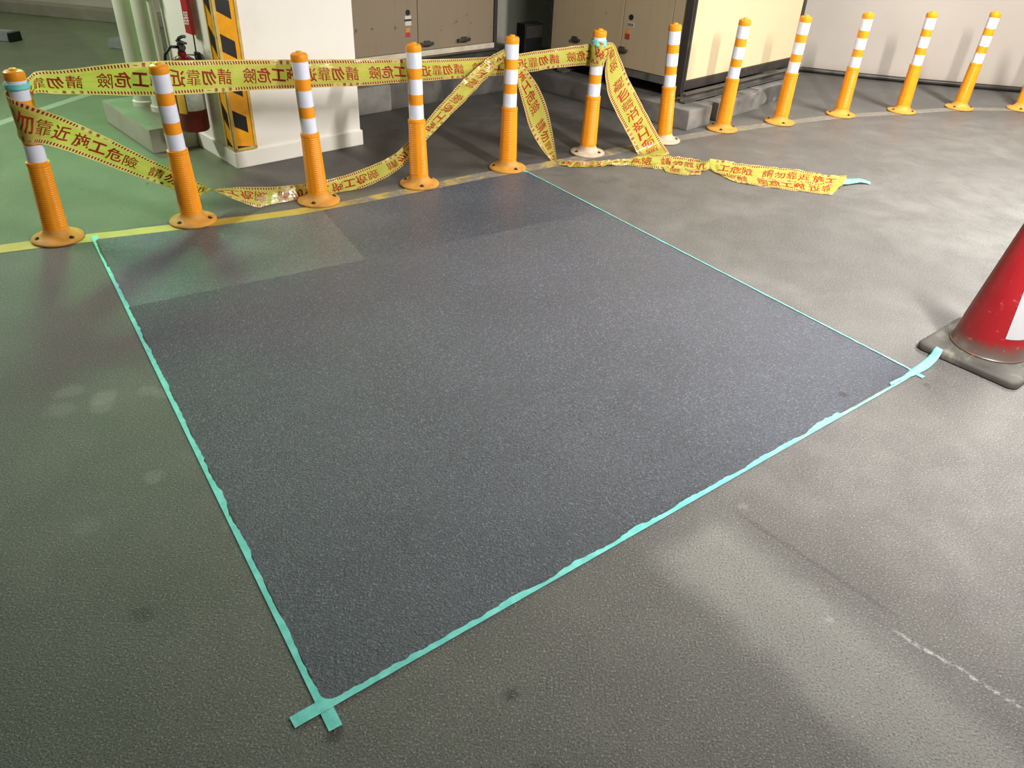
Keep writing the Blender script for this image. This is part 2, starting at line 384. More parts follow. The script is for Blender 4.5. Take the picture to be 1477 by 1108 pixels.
# far cream wall, slightly bent along the ramp
wp = [(.2, 8.78), (1.7, 8.28), (2.74, 7.96), (3.07, 7.85), (3.52, 7.72), (4.04, 7.62), (4.62, 7.52), (6.2, 7.33), (9, 7.2)]
poly = wp + [(x+.1, y+.25) for x, y in wp[::-1]]
bm = bmesh.new(); prism(bm, poly, 0, 2.75); wall_r = tagstruct(obj('wall_right', bm, M['far_wall']))
bm = bmesh.new(); tube(bm, [(x-.02, y-.03, .028) for x, y in wp[1:]], .022, 8); bb = tagstruct(obj('trim_1', bm, M['steel_dark'], smooth=True))
# left wall with a low kerb
def along(p, ang, t, s=0): return V((p[0]+math.cos(ang)*t-math.sin(ang)*s, p[1]+math.sin(ang)*t+math.cos(ang)*s))
la = math.radians(-12.3)
def rot_box(name, p, ang, t0, t1, s0, s1, z0, z1, mat, parent=None, bevel=0):
    bm = bmesh.new(); box(bm, t0, t1, s0, s1, z0, z1, bevel)
    o = obj(name, bm, mat, parent); 
    Mx = Matrix.Translation((p[0], p[1], 0)) @ Matrix.Rotation(ang, 4, 'Z')
    for v in o.data.vertices: v.co = Mx @ v.co
    return o
tagstruct(rot_box('wall_left', (-5.8, 9.05), la, -5, 6.6, .16, .4, 0, 2.75, M['leftwall']))
tagstruct(rot_box('baseboard_left', (-5.8, 9.05), la, -5, 6.6, 0, .16, 0, .12, M['kerb'], bevel=.01))
tagstruct(rot_box('wall_alcove', (-1.16, 5.68), d43, 1.2, 3.0, 1.15, 1.35, 0, 2.75, M['dark_wall']))

# painted line on the floor (part of the floor)
fr = [(-3.6, 2.32), (-2.322, 3.103), (-1.973, 3.284), (-1.14, 3.703), (-.586, 4.105), (-.217, 4.413), (.06, 4.60), (.50, 4.93), (1.0, 5.33), (1.5, 5.67), (2.0, 5.96), (2.55, 6.25), (3.1, 6.46), (3.68, 6.68), (4.25, 6.76), (5.2, 6.8)]
def strip(pts, w_, z, name, mat, parent=None, th=.0012, n_=6, jag=0):
    P = crom([V((*p, 0)) for p in pts], n_); bm = bmesh.new(); L_ = []; R_ = []
    for i, p in enumerate(P):
        t = (P[min(i+1, len(P)-1)]-P[max(i-1, 0)]).normalized(); nn = V((-t.y, t.x, 0))
        L_.append(bm.verts.new(p+nn*(w_+random.uniform(-jag, jag))+V((0, 0, z)))); R_.append(bm.verts.new(p+nn*random.uniform(-jag, jag)+V((0, 0, z))))
    for i in range(len(P)-1): bm.faces.new((R_[i], R_[i+1], L_[i+1], L_[i]))
    ex = bmesh.ops.extrude_face_region(bm, geom=bm.faces[:])
    for v in ex['geom']:
        if isinstance(v, bmesh.types.BMVert): v.co.z += th
    return obj(name, bm, mat, parent)
yl = strip(fr, .098, .0006, 'painted_line', M['yline'], floor, jag=.004, n_=8); tag(yl, 'worn yellow painted line running under the row of posts')

# fresh coating on the floor
c_bl = V((-.372, .975)); c_br = V((1.515, 2.468)); c_tr = V((.020, 4.568)); c_tl = V((-1.985, 3.300))
bm = bmesh.new()
prism(bm, [tuple(p) for p in (c_bl, c_br, c_tr, (-.19, 4.435), (-.586, 4.125), (-1.14, 3.722), (-1.5, 3.53), c_tl)], .0002, .0022)
coat = obj('coating', bm, M['coat'], floor); tag(coat, 'freshly rolled blue grey square of coating with stippled sheen')

# ------------------------------------------------------------ masking tape along the coating
def cyan_strip(name, a, b, wa, side, label, thin=None, ext0=0, ext1=0, z=.0026, n_=240, seed=0):
    """strip along a-b; its straight outer edge on the outside, paint eats irregularly into the inner edge"""
    a = V((a[0], a[1])); b = V((b[0], b[1])); d = (b-a); L = d.length; d /= L; nn = V((-d.y, d.x))*side
    bm = bmesh.new(); O = []; I = []
    for i in range(n_+1):
        s = -ext0 + (L+ext0+ext1)*i/n_
        p = a+d*s
        wd = wa
        if 0.0 < s < L:
            w1 = wa*(thin(s/L) if thin else .6)
            w1 *= .82+.5*noise.noise(V((s*9, seed, 0)))+.24*noise.noise(V((s*38, seed, 3)))+.16*noise.noise(V((s*110, seed, 6)))
            e = min(1, s/.02, (L-s)/.02)
            wd = wa*(1-e)+max(.002, min(wa*.95, w1))*e
        zz = z+.0008*noise.noise(V((s*30, 5, seed)))
        o = p+nn*(-wa*.55)
        O.append(bm.verts.new((o.x, o.y, zz))); q = o+nn*wd; I.append(bm.verts.new((q.x, q.y, zz+.0004)))
    for i in range(n_): bm.faces.new((O[i], O[i+1], I[i+1], I[i]))
    ex = bmesh.ops.extrude_face_region(bm, geom=bm.faces[:])
    for v in ex['geom']:
        if isinstance(v, bmesh.types.BMVert): v.co.z += .0006
    o = obj(name, bm, M['cyan']); tag(o, label, 'tape', 'masking tape strips around the coating'); return o
cyan_strip('masking_tape', c_tl, c_bl, .030, 1, 'cyan masking tape strip down the left edge of the coating', lambda t: .62 if t > .12 else .35, ext0=.045, ext1=.065, seed=1)
cyan_strip('masking_tape', c_bl, c_br, .030, 1, 'cyan masking tape strip along the near edge of the coating', lambda t: .62 if t < .72 else (.85 if t < .80 else .34), ext0=.075, ext1=0, z=.0036, seed=7)
cyan_strip('masking_tape', c_br, c_tr, .022, 1, 'thin cyan masking tape strip along the right edge of the coating', lambda t: .38, ext0=.045, ext1=.02, z=.0030, seed=12)

# ------------------------------------------------------------ posts
POSTS = [(-2.16, 3.294, .019, .017), (-1.63, 3.575, -.005, -.027), (-1.086, 3.929, -.025, .003), (-.587, 4.263, -.016, .034), (-.092, 4.621, -.002, .034),
         (.419, 5.008, .007, -.007), (.971, 5.378, -.038, -.011), (1.448, 5.736, .015, -.017), (1.944, 6.01, .018, -.006), (2.518, 6.335, .003, -.01),
         (3.092, 6.548, -.002, -.008), (3.666, 6.767, .015, -.023), (4.221, 6.826, .015, .008)]
def ring_mesh(z0, z1, r, name, mat):
    bm = bmesh.new(); lathe(bm, [(r-.004, z0), (r, z0), (r, z1), (r-.004, z1)], 32, False); return obj(name, bm, mat, smooth=.6)
def make_post():
    root = empty('delineator_post')
    # flange with rolled edge
    bm = bmesh.new(); lathe(bm, [(.02, 0), (.106, 0), (.112, .004), (.112, .010), (.107, .015), (.085, .019), (.066, .026), (.056, .040), (.051, .055), (.02, .055)], 40)
    base = obj('base_flange', bm, M['disc'], root, .7)
    for k in range(3):
        a = 2*PI*k/3+.5
        bm = bmesh.new(); lathe(bm, [(.0125, .016), (.0125, .0205), (.010, .0215)], 14, c=(.083*math.cos(a), .083*math.sin(a)))
        hh = obj('bolt_recess', bm, M['hole'], base)
        bm = bmesh.new(); lathe(bm, [(.0065, .018), (.0065, .026), (.005, .028)], 6, c=(.083*math.cos(a), .083*math.sin(a)))
        obj('bolt', bm, M['bolt'], base)
    # ribbed sleeve: four ribbed strips between plain ones
    bm = bmesh.new(); seg = 48; rings = []; nz = 96; z0, z1 = .045, .362
    for i in range(nz+1):
        z = z0+(z1-z0)*i/nz; t = i/nz; r = .0515-.0065*min(1, t*1.15); row = []
        rib = .0022 if (i % 3) != 0 else -.0008
        if t < .06 or t > .955: rib = 0; r += .002 if t > .955 else 0
        for k in range(seg):
            kk = k % 12; m = 1 if 2 <= kk <= 9 else 0; edge = .0012 if kk in (1, 10) else 0
            rr = r + (rib*m) + edge; a = 2*PI*k/seg; row.append(bm.verts.new((rr*math.cos(a), rr*math.sin(a), z)))
        rings.append(row)
    for a, b in zip(rings, rings[1:]):
        for k in range(seg): bm.faces.new((a[k], a[(k+1) % seg], b[(k+1) % seg], b[k]))
    bm.faces.new(rings[-1])
    obj('ribbed_sleeve', bm, M['orange'], root, .9)
    bm = bmesh.new(); lathe(bm, [(.0392, .36), (.0392, .712)], 32); obj('tube', bm, M['orange'], root, .8)
    bm = bmesh.new(); lathe(bm, [(.0405, .706), (.0415, .709), (.0415, .728), (.0395, .738), (.033, .743), (.018, .744), (.016, .749), (.012, .752), (.002, .753)], 32); obj('cap', bm, M['orange'], root, .7)
    for z0, z1 in ((.626, .706), (.494, .572), (.366, .440)):
        o = ring_mesh(z0, z1, .0402, 'reflective_band', M['refl']); o.parent = root
    return root
def copy_tree(o, parent=None):
    c = o.copy(); col.objects.link(c); c.parent = parent
    for ch in [x for x in CH_[o.name]]: copy_tree(ch, c)
    return c
def index_children():
    d = {}
    for o in list(bpy.data.objects):
        d.setdefault(o.name, [])
        if o.parent: d.setdefault(o.parent.name, []).append(o)
    return d
proto = make_post(); CH_ = index_children()
ordn = ['orange and white post at the far left, barrier tape tied round its top', 'orange and white post in front of the red extinguisher, second from left',
        'orange and white post in front of the white pillar face', 'orange and white post in front of the left beige cabinet doors',
        'orange and white post with slanting tape behind it at far corner of coating', 'scuffed orange and white post with tape wound round its upper part and dusty base',
        'dirty ribbed orange post with whitish base beside the concrete pad corner', 'orange and white post in front of the cream cabinet face, left one of two',
        'orange and white post at the right end of the cream cabinet', 'orange and white post just right of the cream cabinet, against the far wall',
        'orange and white post fourth from the right edge, before the far wall', 'orange and white post nearest the right edge that shows whole',
        'orange and white post cut by the right edge of the photo']
ordn[10] = 'orange and white post before the far wall, third from the right edge'
for i, (x, y, lx, ly) in enumerate(POSTS):
    o = proto if i == 0 else copy_tree(proto)
    o.location = (x, y, .0005)
    ax = V((0, 0, 1)).rotation_difference(V((lx, ly, .75)).normalized()).to_matrix().to_4x4()
    rz = Matrix.Rotation(-PI/4+i*.37, 4, 'Z')
    # the flange stays flat on the floor, only the flexible upper parts lean
    o.rotation_euler = (0, 0, -PI/4+i*.37)
    inv = Matrix.Rotation(-o.rotation_euler.z, 4, 'Z')
    lean = inv @ ax @ inv.inverted()
    for ch in (CH_[proto.name] if i == 0 else [c for c in bpy.data.objects if c.parent == o]):
        if not ch.name.startswith('base_flange'): ch.matrix_local = lean
    tag(o, ordn[i], 'post', 'orange and white posts in a row')
    if i in (5, 6):
        for c in list(bpy.data.objects):
            if c.parent == o and c.name.startswith('base_flange'):
                c.data = c.data.copy(); c.data.materials[0] = M['disc_dirty']
def post_pt(i, z, ang=None, r=0):
    x, y, lx, ly = POSTS[i]; s = z/.75
    return V((x+lx*s, y+ly*s, z))

# ------------------------------------------------------------ barrier tape
dg = None
def glyph(ch, size, grid=.01, off=.012):
    cu = bpy.data.curves.new('g', 'FONT'); cu.body = ch; cu.size = 1; cu.align_x = 'CENTER'; cu.align_y = 'CENTER'; cu.resolution_u = 2; cu.offset = off
    o = bpy.data.objects.new('g', cu); col.objects.link(o); bpy.context.view_layer.update()
    me = bpy.data.meshes.new_from_object(o.evaluated_get(bpy.context.evaluated_depsgraph_get()))
    bpy.data.objects.remove(o); bpy.data.curves.remove(cu)
    bm = bmesh.new(); bm.from_mesh(me); bpy.data.meshes.remove(me)
    xs = [v.co.x for v in bm.verts]; ys = [v.co.y for v in bm.verts]
    if not xs: return [], []
    cx, cy = (min(xs)+max(xs))/2, (min(ys)+max(ys))/2; k = size
    for v in bm.verts:
        x, yy = v.co.x-cx, v.co.y-cy
        v.co = V(((x+.10*yy)*k, (yy+.10*x)*k, 0))           # slight brush-style slant
    if grid:
        for ax in (0, 1):
            lo = min(v.co[ax] for v in bm.verts); hi = max(v.co[ax] for v in bm.verts); t = math.ceil(lo/grid)*grid
            while t < hi:
                no = V((1, 0, 0)) if ax == 0 else V((0, 1, 0))
                bmesh.ops.bisect_plane(bm, geom=bm.verts[:]+bm.edges[:]+bm.faces[:], plane_co=no*t, plane_no=no); t += grid
    bm.verts.index_update(); bm.faces.ensure_lookup_table()
    r = ([tuple(v.co) for v in bm.verts], [[v.index for v in f.verts] for f in bm.faces]); bm.free(); return r
PH = '請勿靠近施工危險'
OFF = {'靠': .0, '險': .006, '請': .008, '工': .03, '勿': .022, '危': .018, '近': .016, '施': .014}
GL = {c: glyph(c, .071, .0125, OFF.get(c, .012)) for c in PH}
SM = {c: glyph(c, .018, 0, .02) for c in '安全第一'}
UP = [.05, .123, .196, .269, .354, .427, .5, .573]        # places of the eight characters in one .70 m repeat

PER = .645
class Ribbon:
    def __init__(s, ctrl, u0=0., amp=.0, crease=0., nv=8, du=.012, seed=0, wild=0):
        A = crom([c[0] for c in ctrl], 24); B = crom([c[1] for c in ctrl], 24)
        C_ = [(a+b)/2 for a, b in zip(A, B)]; L = [0]
        for a, b in zip(C_, C_[1:]): L.append(L[-1]+(b-a).length)
        s.L = L[-1]; s.n = max(2, int(s.L/du)); s.nv = nv; s.u0 = u0; s.rows = []
        j = 0
        for i in range(s.n+1):
            t = s.L*i/s.n
            while j < len(L)-2 and L[j+1] < t: j += 1
            f = (t-L[j])/max(1e-9, L[j+1]-L[j]); a = A[j].lerp(A[j+1], f); b = B[j].lerp(B[j+1], f)
            s.rows.append([a.lerp(b, k/nv) for k in range(nv+1)])
        if amp or crease:
            new = []
            for i, row in enumerate(s.rows):
                t = s.L*i/s.n; tan = (s.rows[min(i+1, s.n)][nv//2]-s.rows[max(i-1, 0)][nv//2]); nr = tan.cross(row[-1]-row[0])
                nr = nr.normalized() if nr.length > 1e-9 else V((0, 0, 1))
                e = min(1, t/.05, (s.L-t)/.05)*(1+wild*max(0, (t/s.L-.8)/.2))
                new.append([p+nr*e*(amp*noise.noise(V((t*14, k/nv*2.2, seed)))*1.3+amp*.6*noise.noise(V((t*38, k/nv*5, seed+9)))+crease*math.sin(k/nv*PI)*(1+.5*noise.noise(V((t*3, 0, seed))))) for k, p in enumerate(row)])
            s.rows = new
    def phase(s, P, ph):
        """slide the print so that the character place `ph` of the repeat falls next to point P"""
        i = min(range(s.n+1), key=lambda q: (s.rows[q][s.nv//2]-P).length); s.u0 = (ph-s.L*i/s.n) % PER; return s
    def at(s, u, v):
        x = min(max(u/s.L*s.n, 0), s.n-1e-6); i = int(x); fx = x-i; y = min(max(v*s.nv, 0), s.nv-1e-6); k = int(y); fy = y-k; R_ = s.rows
        p = (R_[i][k]*(1-fx)+R_[i+1][k]*fx)*(1-fy)+(R_[i][k+1]*(1-fx)+R_[i+1][k+1]*fx)*fy
        nr = (R_[i+1][k]-R_[i][k]).cross(R_[i][k+1]-R_[i][k])
        return p, (nr.normalized() if nr.length > 1e-12 else V((0, 0, 1)))
def tape_obj(name, ribs, label, text=True, size=1.0):
    root = None; vs_, fs, uvs = [], [], []
    for r in ribs:
        o0 = len(vs_); nv = r.nv+1
        for i, row in enumerate(r.rows):
            for k, p in enumerate(row): vs_.append(p)
        for i in range(r.n):
            for k in range(r.nv):
                a = o0+i*nv+k; fs.append((a, a+1, a+nv+1, a+nv))
                u1 = r.u0+r.L*i/r.n; u2 = r.u0+r.L*(i+1)/r.n; uvs += [(u1, k/r.nv), (u1, (k+1)/r.nv), (u2, (k+1)/r.nv), (u2, k/r.nv)]
    me = bpy.data.meshes.new(name); me.from_pydata(vs_, [], fs); me.materials.append(M['warn'])
    ul = me.uv_layers.new(name='UVMap')
    for l, uv in zip(ul.data, uvs): l.uv = uv
    for p in me.polygons: p.use_smooth = True
    root = link_mesh(name, me); tag(root, label, 'tape')
    if text:
        for r in ribs:
            wd = .135; k0 = int(math.floor(r.u0/PER))-1
            for k in range(k0, k0+int(r.L/PER)+4):
                tv, tf = [], []
                def put(gl, uc, vc):
                    if not (r.u0 <= uc-.03 and uc+.03 <= r.u0+r.L): return
                    for sgn in (1, -1):
                        o0 = len(tv)
                        for x, y, _ in gl[0]:
                            p, nr = r.at(uc-r.u0+x, vc-y/wd); tv.append(p+nr*(.0009*sgn))
                        for f in gl[1]: tf.append([o0+q for q in f])
                for ch, up_ in zip(PH, UP): put(GL[ch], k*PER+up_, .5)
                for q, ch in enumerate('安全第一'):
                    put(SM[ch], k*PER+.345+q*.034, .088); put(SM[ch], k*PER+.020+q*.034, .91)
                if tv:
                    me = bpy.data.meshes.new('lettering'); me.from_pydata(tv, [], tf); me.materials.append(M['ink'])
                    link_mesh('lettering', me, root)
    return root

GP = [V((p[0], p[1])) for p in POSTS]
def tape_plane(px, py, off): return VP(px, py, GP[0]+V((0, 0)), GP[5], off)
# upper tape: listed from post 6 back to post 1 (print reads that way, seen from behind)
up_ctrl = []
for (x, t, b) in [(862, 62, 93), (845, 64, 94), (800, 70, 98), (765, 75, 104), (740, 79, 107), (700, 82, 110), (660, 84.5, 113), (615, 85.5, 117), (570, 85.5, 120), (520, 85.5, 124), (470, 85.5, 126), (420, 86, 128),
                  (370, 86, 130), (320, 86.5, 133), (270, 87, 136), (230, 88, 138), (190, 90, 138), (150, 93.5, 137), (110, 98.5, 136), (80, 101.5, 135.5), (50, 104, 135)]:
    off = .055 if x > 60 else .05
    off += .02*math.sin(x*.02)
    if 790 < x: off = .05
    up_ctrl.append((tape_plane(x, t, off-.005), tape_plane(x, b, off+.005)))
# wrap round post 1
c1 = post_pt(0, .64); 
for a, zt, zb in ((80, .695, .57), (130, .70, .58), (180, .70, .585), (225, .695, .58)):
    d = V((math.cos(math.radians(a)), math.sin(math.radians(a)), 0))*.0455; up_ctrl.append((V((c1.x, c1.y, zt))+d, V((c1.x, c1.y, zb))+d))
ru = Ribbon(up_ctrl, u0=.10, amp=.004, crease=.010, seed=2)
# choose the phase so that the blank between two phrases falls where the photograph has it
ru.phase(tape_plane(148, 113, .055), .573)
tape_obj('barrier_tape', [ru], 'yellow warning tape stretched level behind the posts, its red characters seen mirrored')

# lower tape: post 1 -> sags to the floor behind post 2/3 -> post 5
P0 = post_pt(0, .6)
low = []
for a, zt, zb in ((40, .655, .52), (90, .665, .51), (150, .668, .49), (213, .660, .470), (250, .652, .455), (290, .635, .448)):
    d = V((math.cos(math.radians(a)), math.sin(math.radians(a)), 0))*(.047); c_ = post_pt(0, (zt+zb)/2); low.append((V((c_.x, c_.y, zt))+d*1.06, V((c_.x, c_.y, zb))+d*1.06))
def pl(px, py, off): return VP(px, py, GP[0], GP[1], off)
for (ax_, ay, bx, by, off) in [(66, 160, 58, 208, -.035), (100, 173, 88, 215, -.005), (150, 196, 140, 233, .03), (205, 224, 196, 254, .05), (245, 243, 236, 268, .065), (280, 260, 278, 285, .07)]:
    low.append((pl(ax_, ay, off), pl(bx, by, off)))
def pg(px, py, off): return VP(px, py, GP[1], GP[3], off)
for (ax_, ay, bx, by, offa, offb) in [(312, 276, 306, 274, .03, .14), (345, 290, 345, 270, .03, .12), (378, 300, 385, 270, .04, .11), (415, 297, 420, 267, .06, .10), (455, 291, 460, 262, .07, .09), (500, 279, 500, 252, .08, .08),
                                      (545, 262, 540, 237, .08, .08), (580, 240, 572, 220, .07, .075), (612, 205, 602, 190, .06, .06)]:
    low.append((pg(ax_, ay, offa), pg(bx, by, offb)))
def ph(px, py, off): return VP(px, py, GP[3], GP[4], off)
for (ax_, ay, bx, by, off) in [(650, 166, 633, 153, .05), (683, 133, 664, 120, .045), (706, 108, 692, 94, .045), (727, 88, 722, 73, .047), (745, 84, 742, 66, .05)]:
    low.append((ph(ax_, ay, off), ph(bx, by, off)))
rl = Ribbon(low, u0=.04, amp=.0045, crease=.004, seed=5, wild=2.5)
rl.phase(pl(185, 237, .05), .573)
tape_obj('barrier_tape', [rl], 'yellow warning tape with readable red characters, sagging to the floor from the far left post')

# hanging end beside post 5
def p5(px, py, off): return VP(px, py, GP[4], GP[5], off)
hang = [(p5(752, 92, .03), p5(745, 108, .02)), (p5(762, 104, .02), p5(748, 126, .04)), (p5(776, 124, .01), p5(756, 156, .05)), (p5(788, 152, .0), p5(764, 184, .05)),
        (p5(796, 186, .0), p5(778, 210, .03)), (p5(802, 222, -.005), p5(792, 228, .01)), (G(806, 236, .004), G(800, 237, .004)), (G(830, 234, .004), G(822, 238, .006))]
tape_obj('barrier_tape', [Ribbon(hang, u0=.3, amp=.002, crease=.008, seed=8)], 'short leaf shaped length of yellow warning tape hanging right beside the coating corner post')

# strip from post 6 down to the floor
def p6(px, py, off): return VP(px, py, GP[5], GP[6], off)
dn = []
for a, zt, zb in ((150, .70, .60), (210, .70, .58), (270, .69, .56), (320, .68, .55)):
    d = V((math.cos(math.radians(a)), math.sin(math.radians(a)), 0))*.045; c_ = post_pt(5, .62); dn.append((V((c_.x, c_.y, zb))+d, V((c_.x, c_.y, zt))+d))
dn += [(p6(876, 82, -.02), p6(885, 63, -.01)), (p6(873, 104, -.03), p6(894, 82, -.01)), (p6(877, 135, -.05), p6(906, 112, -.03)), (p6(890, 165, -.08), p6(922, 143, -.06)), (p6(906, 195, -.12), p6(938, 174, -.09)),
       (p6(920, 222, -.16), p6(955, 205, -.13)), (G(930, 232, .012), G(966, 222, .014))]
tape_obj('barrier_tape', [Ribbon(dn, u0=.25, amp=.003, crease=.006, seed=11)], 'yellow warning tape strip slanting from the scuffed tape-wound post down to the floor')

# crumpled length on the floor
def cr(lst): return [(G(ax_, ay, az), G(bx, by, bz)) for (ax_, ay, az, bx, by, bz) in lst]
g1 = Ribbon(cr([(806, 233, .012, 806, 238, .004), (830, 232, .02, 830, 241, .004), (865, 232, .022, 868, 240, .004), (900, 229, .03, 905, 238, .005), (930, 224, .035, 935, 242, .005), (970, 225, .035, 972, 244, .006),
                (1000, 229, .03, 1003, 248, .006), (1016, 233, .035, 1020, 245, .01), (1023, 231, .05, 1026, 242, .012)]), u0=0, amp=.015, seed=21, nv=10)
g2 = Ribbon(cr([(1024, 229, .055, 1024, 243, .012), (1045, 232, .05, 1040, 252, .006), (1080, 237, .045, 1078, 258, .005), (1120, 242, .04, 1118, 262, .006), (1160, 246, .035, 1160, 266, .008), (1195, 253, .03, 1195, 270, .012), (1222, 253, .035, 1215, 268, .02)]), u0=.33, amp=.012, seed=23, nv=10)
g3 = Ribbon(cr([(1222, 257, .03, 1200, 281, .004), (1190, 264, .018, 1185, 280, .004), (1150, 262, .014, 1150, 275, .004), (1105, 256, .012, 1108, 270, .004), (1060, 248, .012, 1060, 262, .004), (1028, 240, .01, 1032, 248, .004)]), u0=.1, amp=.006, seed=25, nv=8)
g4 = Ribbon(cr([(955, 238, .010, 960, 248, .004), (985, 241, .012, 985, 252, .004), (1012, 245, .012, 1010, 252, .004)]), u0=.5, amp=.004, seed=27, nv=8)
tape_obj('barrier_tape', [g1, g2, g3, g4], 'crumpled and doubled yellow warning tape lying on the floor, pinched in the middle')

# cyan scraps
def scrap(name, ctrl, label, amp=.002, seed=0):
    r = Ribbon(ctrl, amp=amp, nv=4, seed=seed, du=.008); nv = 5
    bm = bmesh.new(); vv = [[bm.verts.new(p) for p in row] for row in r.rows]
    for i in range(r.n):
        for k in range(4): bm.faces.new((vv[i][k], vv[i][k+1], vv[i+1][k+1], vv[i+1][k]))
    o = obj(name, bm, M['cyan'], None, True); so = o.modifiers.new('t', 'SOLIDIFY'); so.thickness = .0007
    tag(o, label, 'tape'); return o
scrap('masking_tape', cr([(1215, 258, .028, 1213, 266, .02), (1228, 258, .02, 1228, 265, .012), (1242, 258, .022, 1243, 263, .015), (1256, 263, .006, 1255, 266, .003)]), 'curled cyan tape scrap at the right end of the crumpled warning tape', seed=3)
scrap('masking_tape', [(G(1283, 552, .004), G(1285, 556, .004)), (G(1300, 544, .005), G(1302, 547, .005)), (G(1313, 534, .006), G(1318, 542, .006)), (G(1330, 522, .007), G(1338, 532, .007)),
                       (G(1341, 512, .018), G(1351, 520, .017)), (G(1346, 505, .034), G(1357, 511, .034)), (G(1351, 500, .038), G(1360, 505, .038))], 'cyan tape strip running from the coating corner up onto the cone base', amp=.001, seed=4)
def band(name, i, z0, z1, r, label, a0=0, a1=360):
    rows = []; 
    for k in range(int((a1-a0)/15)+1):
        a = math.radians(a0+k*15); d = V((math.cos(a), math.sin(a), 0))*(r+.002*noise.noise(V((a*2, z0*30, i)))); c_ = post_pt(i, (z0+z1)/2)
        wv = .004*noise.noise(V((a*1.7, i, 5)))
        rows.append((V((c_.x, c_.y, z1+wv))+d, V((c_.x, c_.y, z0+wv))+d))
    return scrap(name, rows, label, seed=i)
band('masking_tape', 0, .672, .695, .049, 'cyan tape wound round the top of the far left post', 100, 460)
band('masking_tape', 5, .655, .692, .0465, 'cyan tape wound round the top of the scuffed tape-wound post', 0, 360)
# tail of cyan tape at post 1
# warning tape wound round post 6
wr = []
for k in range(30):
    a = math.radians(-100+k*30); c_ = post_pt(5, .61); d = V((math.cos(a), math.sin(a), 0))*(.0435+.0022*math.sin(k*2.1)+k*.00006); zz = .655-.0022*k+.006*math.sin(k*1.3)
    wr.append((V((c_.x, c_.y, zz))+d, V((c_.x, c_.y, zz-.055))+d))
tape_obj('barrier_tape', [Ribbon(wr, u0=0, amp=.0025, nv=6, seed=31)], 'yellow warning tape knotted round the upper part of the scuffed post', text=True)

# ------------------------------------------------------------ traffic cone
cc = V((1.61, 2.651)); ca = math.radians(43.8); cb = math.radians(-50.5); sd = .385
ctr = cc + (V((math.cos(ca), math.sin(ca)))+V((math.cos(cb), math.sin(cb))))*sd/2
CONE_A = 255-40.4
cone = empty('traffic_cone', (ctr.x, ctr.y, .0005), math.radians(-3.4)+ca)
tag(cone, 'red traffic cone with white reflective patches on a dusty square rubber base', 'cone')
bm = bmesh.new()
def rsq(h, r, n=6):
    out = []
    for q in range(4):
        cx, cy = [(h-r, h-r), (-h+r, h-r), (-h+r, -h+r), (h-r, -h+r)][q]
        for k in range(n+1):
            a = PI/2*q+PI/2*k/n; out.append((cx+r*math.cos(a), cy+r*math.sin(a)))
    return out
rings = []
hs = sd/2
for h, r, z in ((hs-.006, .03, 0), (hs, .034, .004), (hs, .034, .020), (hs-.006, .032, .028), (hs-.022, .03, .031), (hs-.04, .05, .030), (.148, .147, .036), (.140, .1395, .042)):
    rings.append([bm.verts.new((x, y, z+.0015*noise.noise(V((x*30, y*30, z))))) for x, y in rsq(h, min(r, h-.0005))])
for a, b in zip(rings, rings[1:]):
    n_ = len(a)
    for k in range(n_): bm.faces.new((a[k], a[(k+1) % n_], b[(k+1) % n_], b[k]))
bm.faces.new(rings[0][::-1]); bm.faces.new(rings[-1])
obj('base', bm, M['cone_base'], cone, .8)
def cr_(z): return .137-(.137-.030)*(z-.04)/.66
bm = bmesh.new(); prof = [(.142, .036), (.141, .046)]+[(cr_(z), z) for z in [.05+.65*k/14 for k in range(15)]]+[(.024, .702), (.022, .69)]
lathe(bm, prof, 48); obj('cone_body', bm, M['cone'], cone, .8)
for q in range(2):      # reflective patches with straight sides, hanging to the same height
    bm = bmesh.new(); z0, z1 = .135, .62; nn_ = 10; nz = 8; a0 = q*PI + math.radians(CONE_A); aw = math.radians(76); rows = []
    for i in range(nz+1):
        z = z0+(z1-z0)*i/nz; row = []
        for k in range(nn_+1):
            a = a0+aw*k/nn_; r = cr_(z)+.0012; row.append(bm.verts.new((r*math.cos(a), r*math.sin(a), z)))
        rows.append(row)
    for a, b in zip(rows, rows[1:]):
        for k in range(nn_): bm.faces.new((a[k], a[k+1], b[k+1], b[k]))
    obj('reflective_patch', bm, M['cone_white'], cone, True)

# ------------------------------------------------------------ pillar
pc = V((-1.668, 4.372)); fa = math.radians(43)
pil = empty('pillar', (pc.x, pc.y, 0), fa)        # local x along the front face, local y into the depth along the left face
tag(pil, 'thick white painted pillar with a low plinth and striped corner', 'pillar')
bm = bmesh.new(); box(bm, 0, .86, 0, .81, 0, .095, .006); obj('plinth', bm, M['pillar'], pil)
bm = bmesh.new(); box(bm, .012, .85, .012, .80, .09, 2.74, .004); obj('shaft', bm, M['pillar'], pil)
# corner guard: yellow angle with black slanting inlays
bm = bmesh.new()
box(bm, .004, .140, .004, .012, .105, 1.9, .001); box(bm, .004, .012, .004, .105, .105, 1.9, .001)
gd = obj('corner_guard', bm, M['guard'], pil); gd['label'] = 'yellow metal corner guard with black slanting stripes'
bm = bmesh.new()
for (x0, x1) in ((.004, .020), (.125, .141)): box(bm, x0, x1, -.001, .005, .105, 1.9, .0008)
box(bm, .004, .141, -.001, .005, .100, .116, .0008)
for (y0, y1) in ((.006, .018), (.093, .106)): box(bm, -.001, .005, y0, y1, .105, 1.9, .0008)
box(bm, -.001, .005, .004, .106, .100, .114, .0008)
obj('rim', bm, M['guard_rim'], gd)
def slab(bm, pts, n, th):
    a = [bm.verts.new(p) for p in pts]; b = [bm.verts.new(V(p)+V(n)*th) for p in pts]; k_ = len(pts)
    bm.faces.new(a); bm.faces.new(b[::-1])
    for i in range(k_): bm.faces.new((a[i], a[(i+1) % k_], b[(i+1) % k_], b[i]))
PZ = .200
k = 0; z = -.205
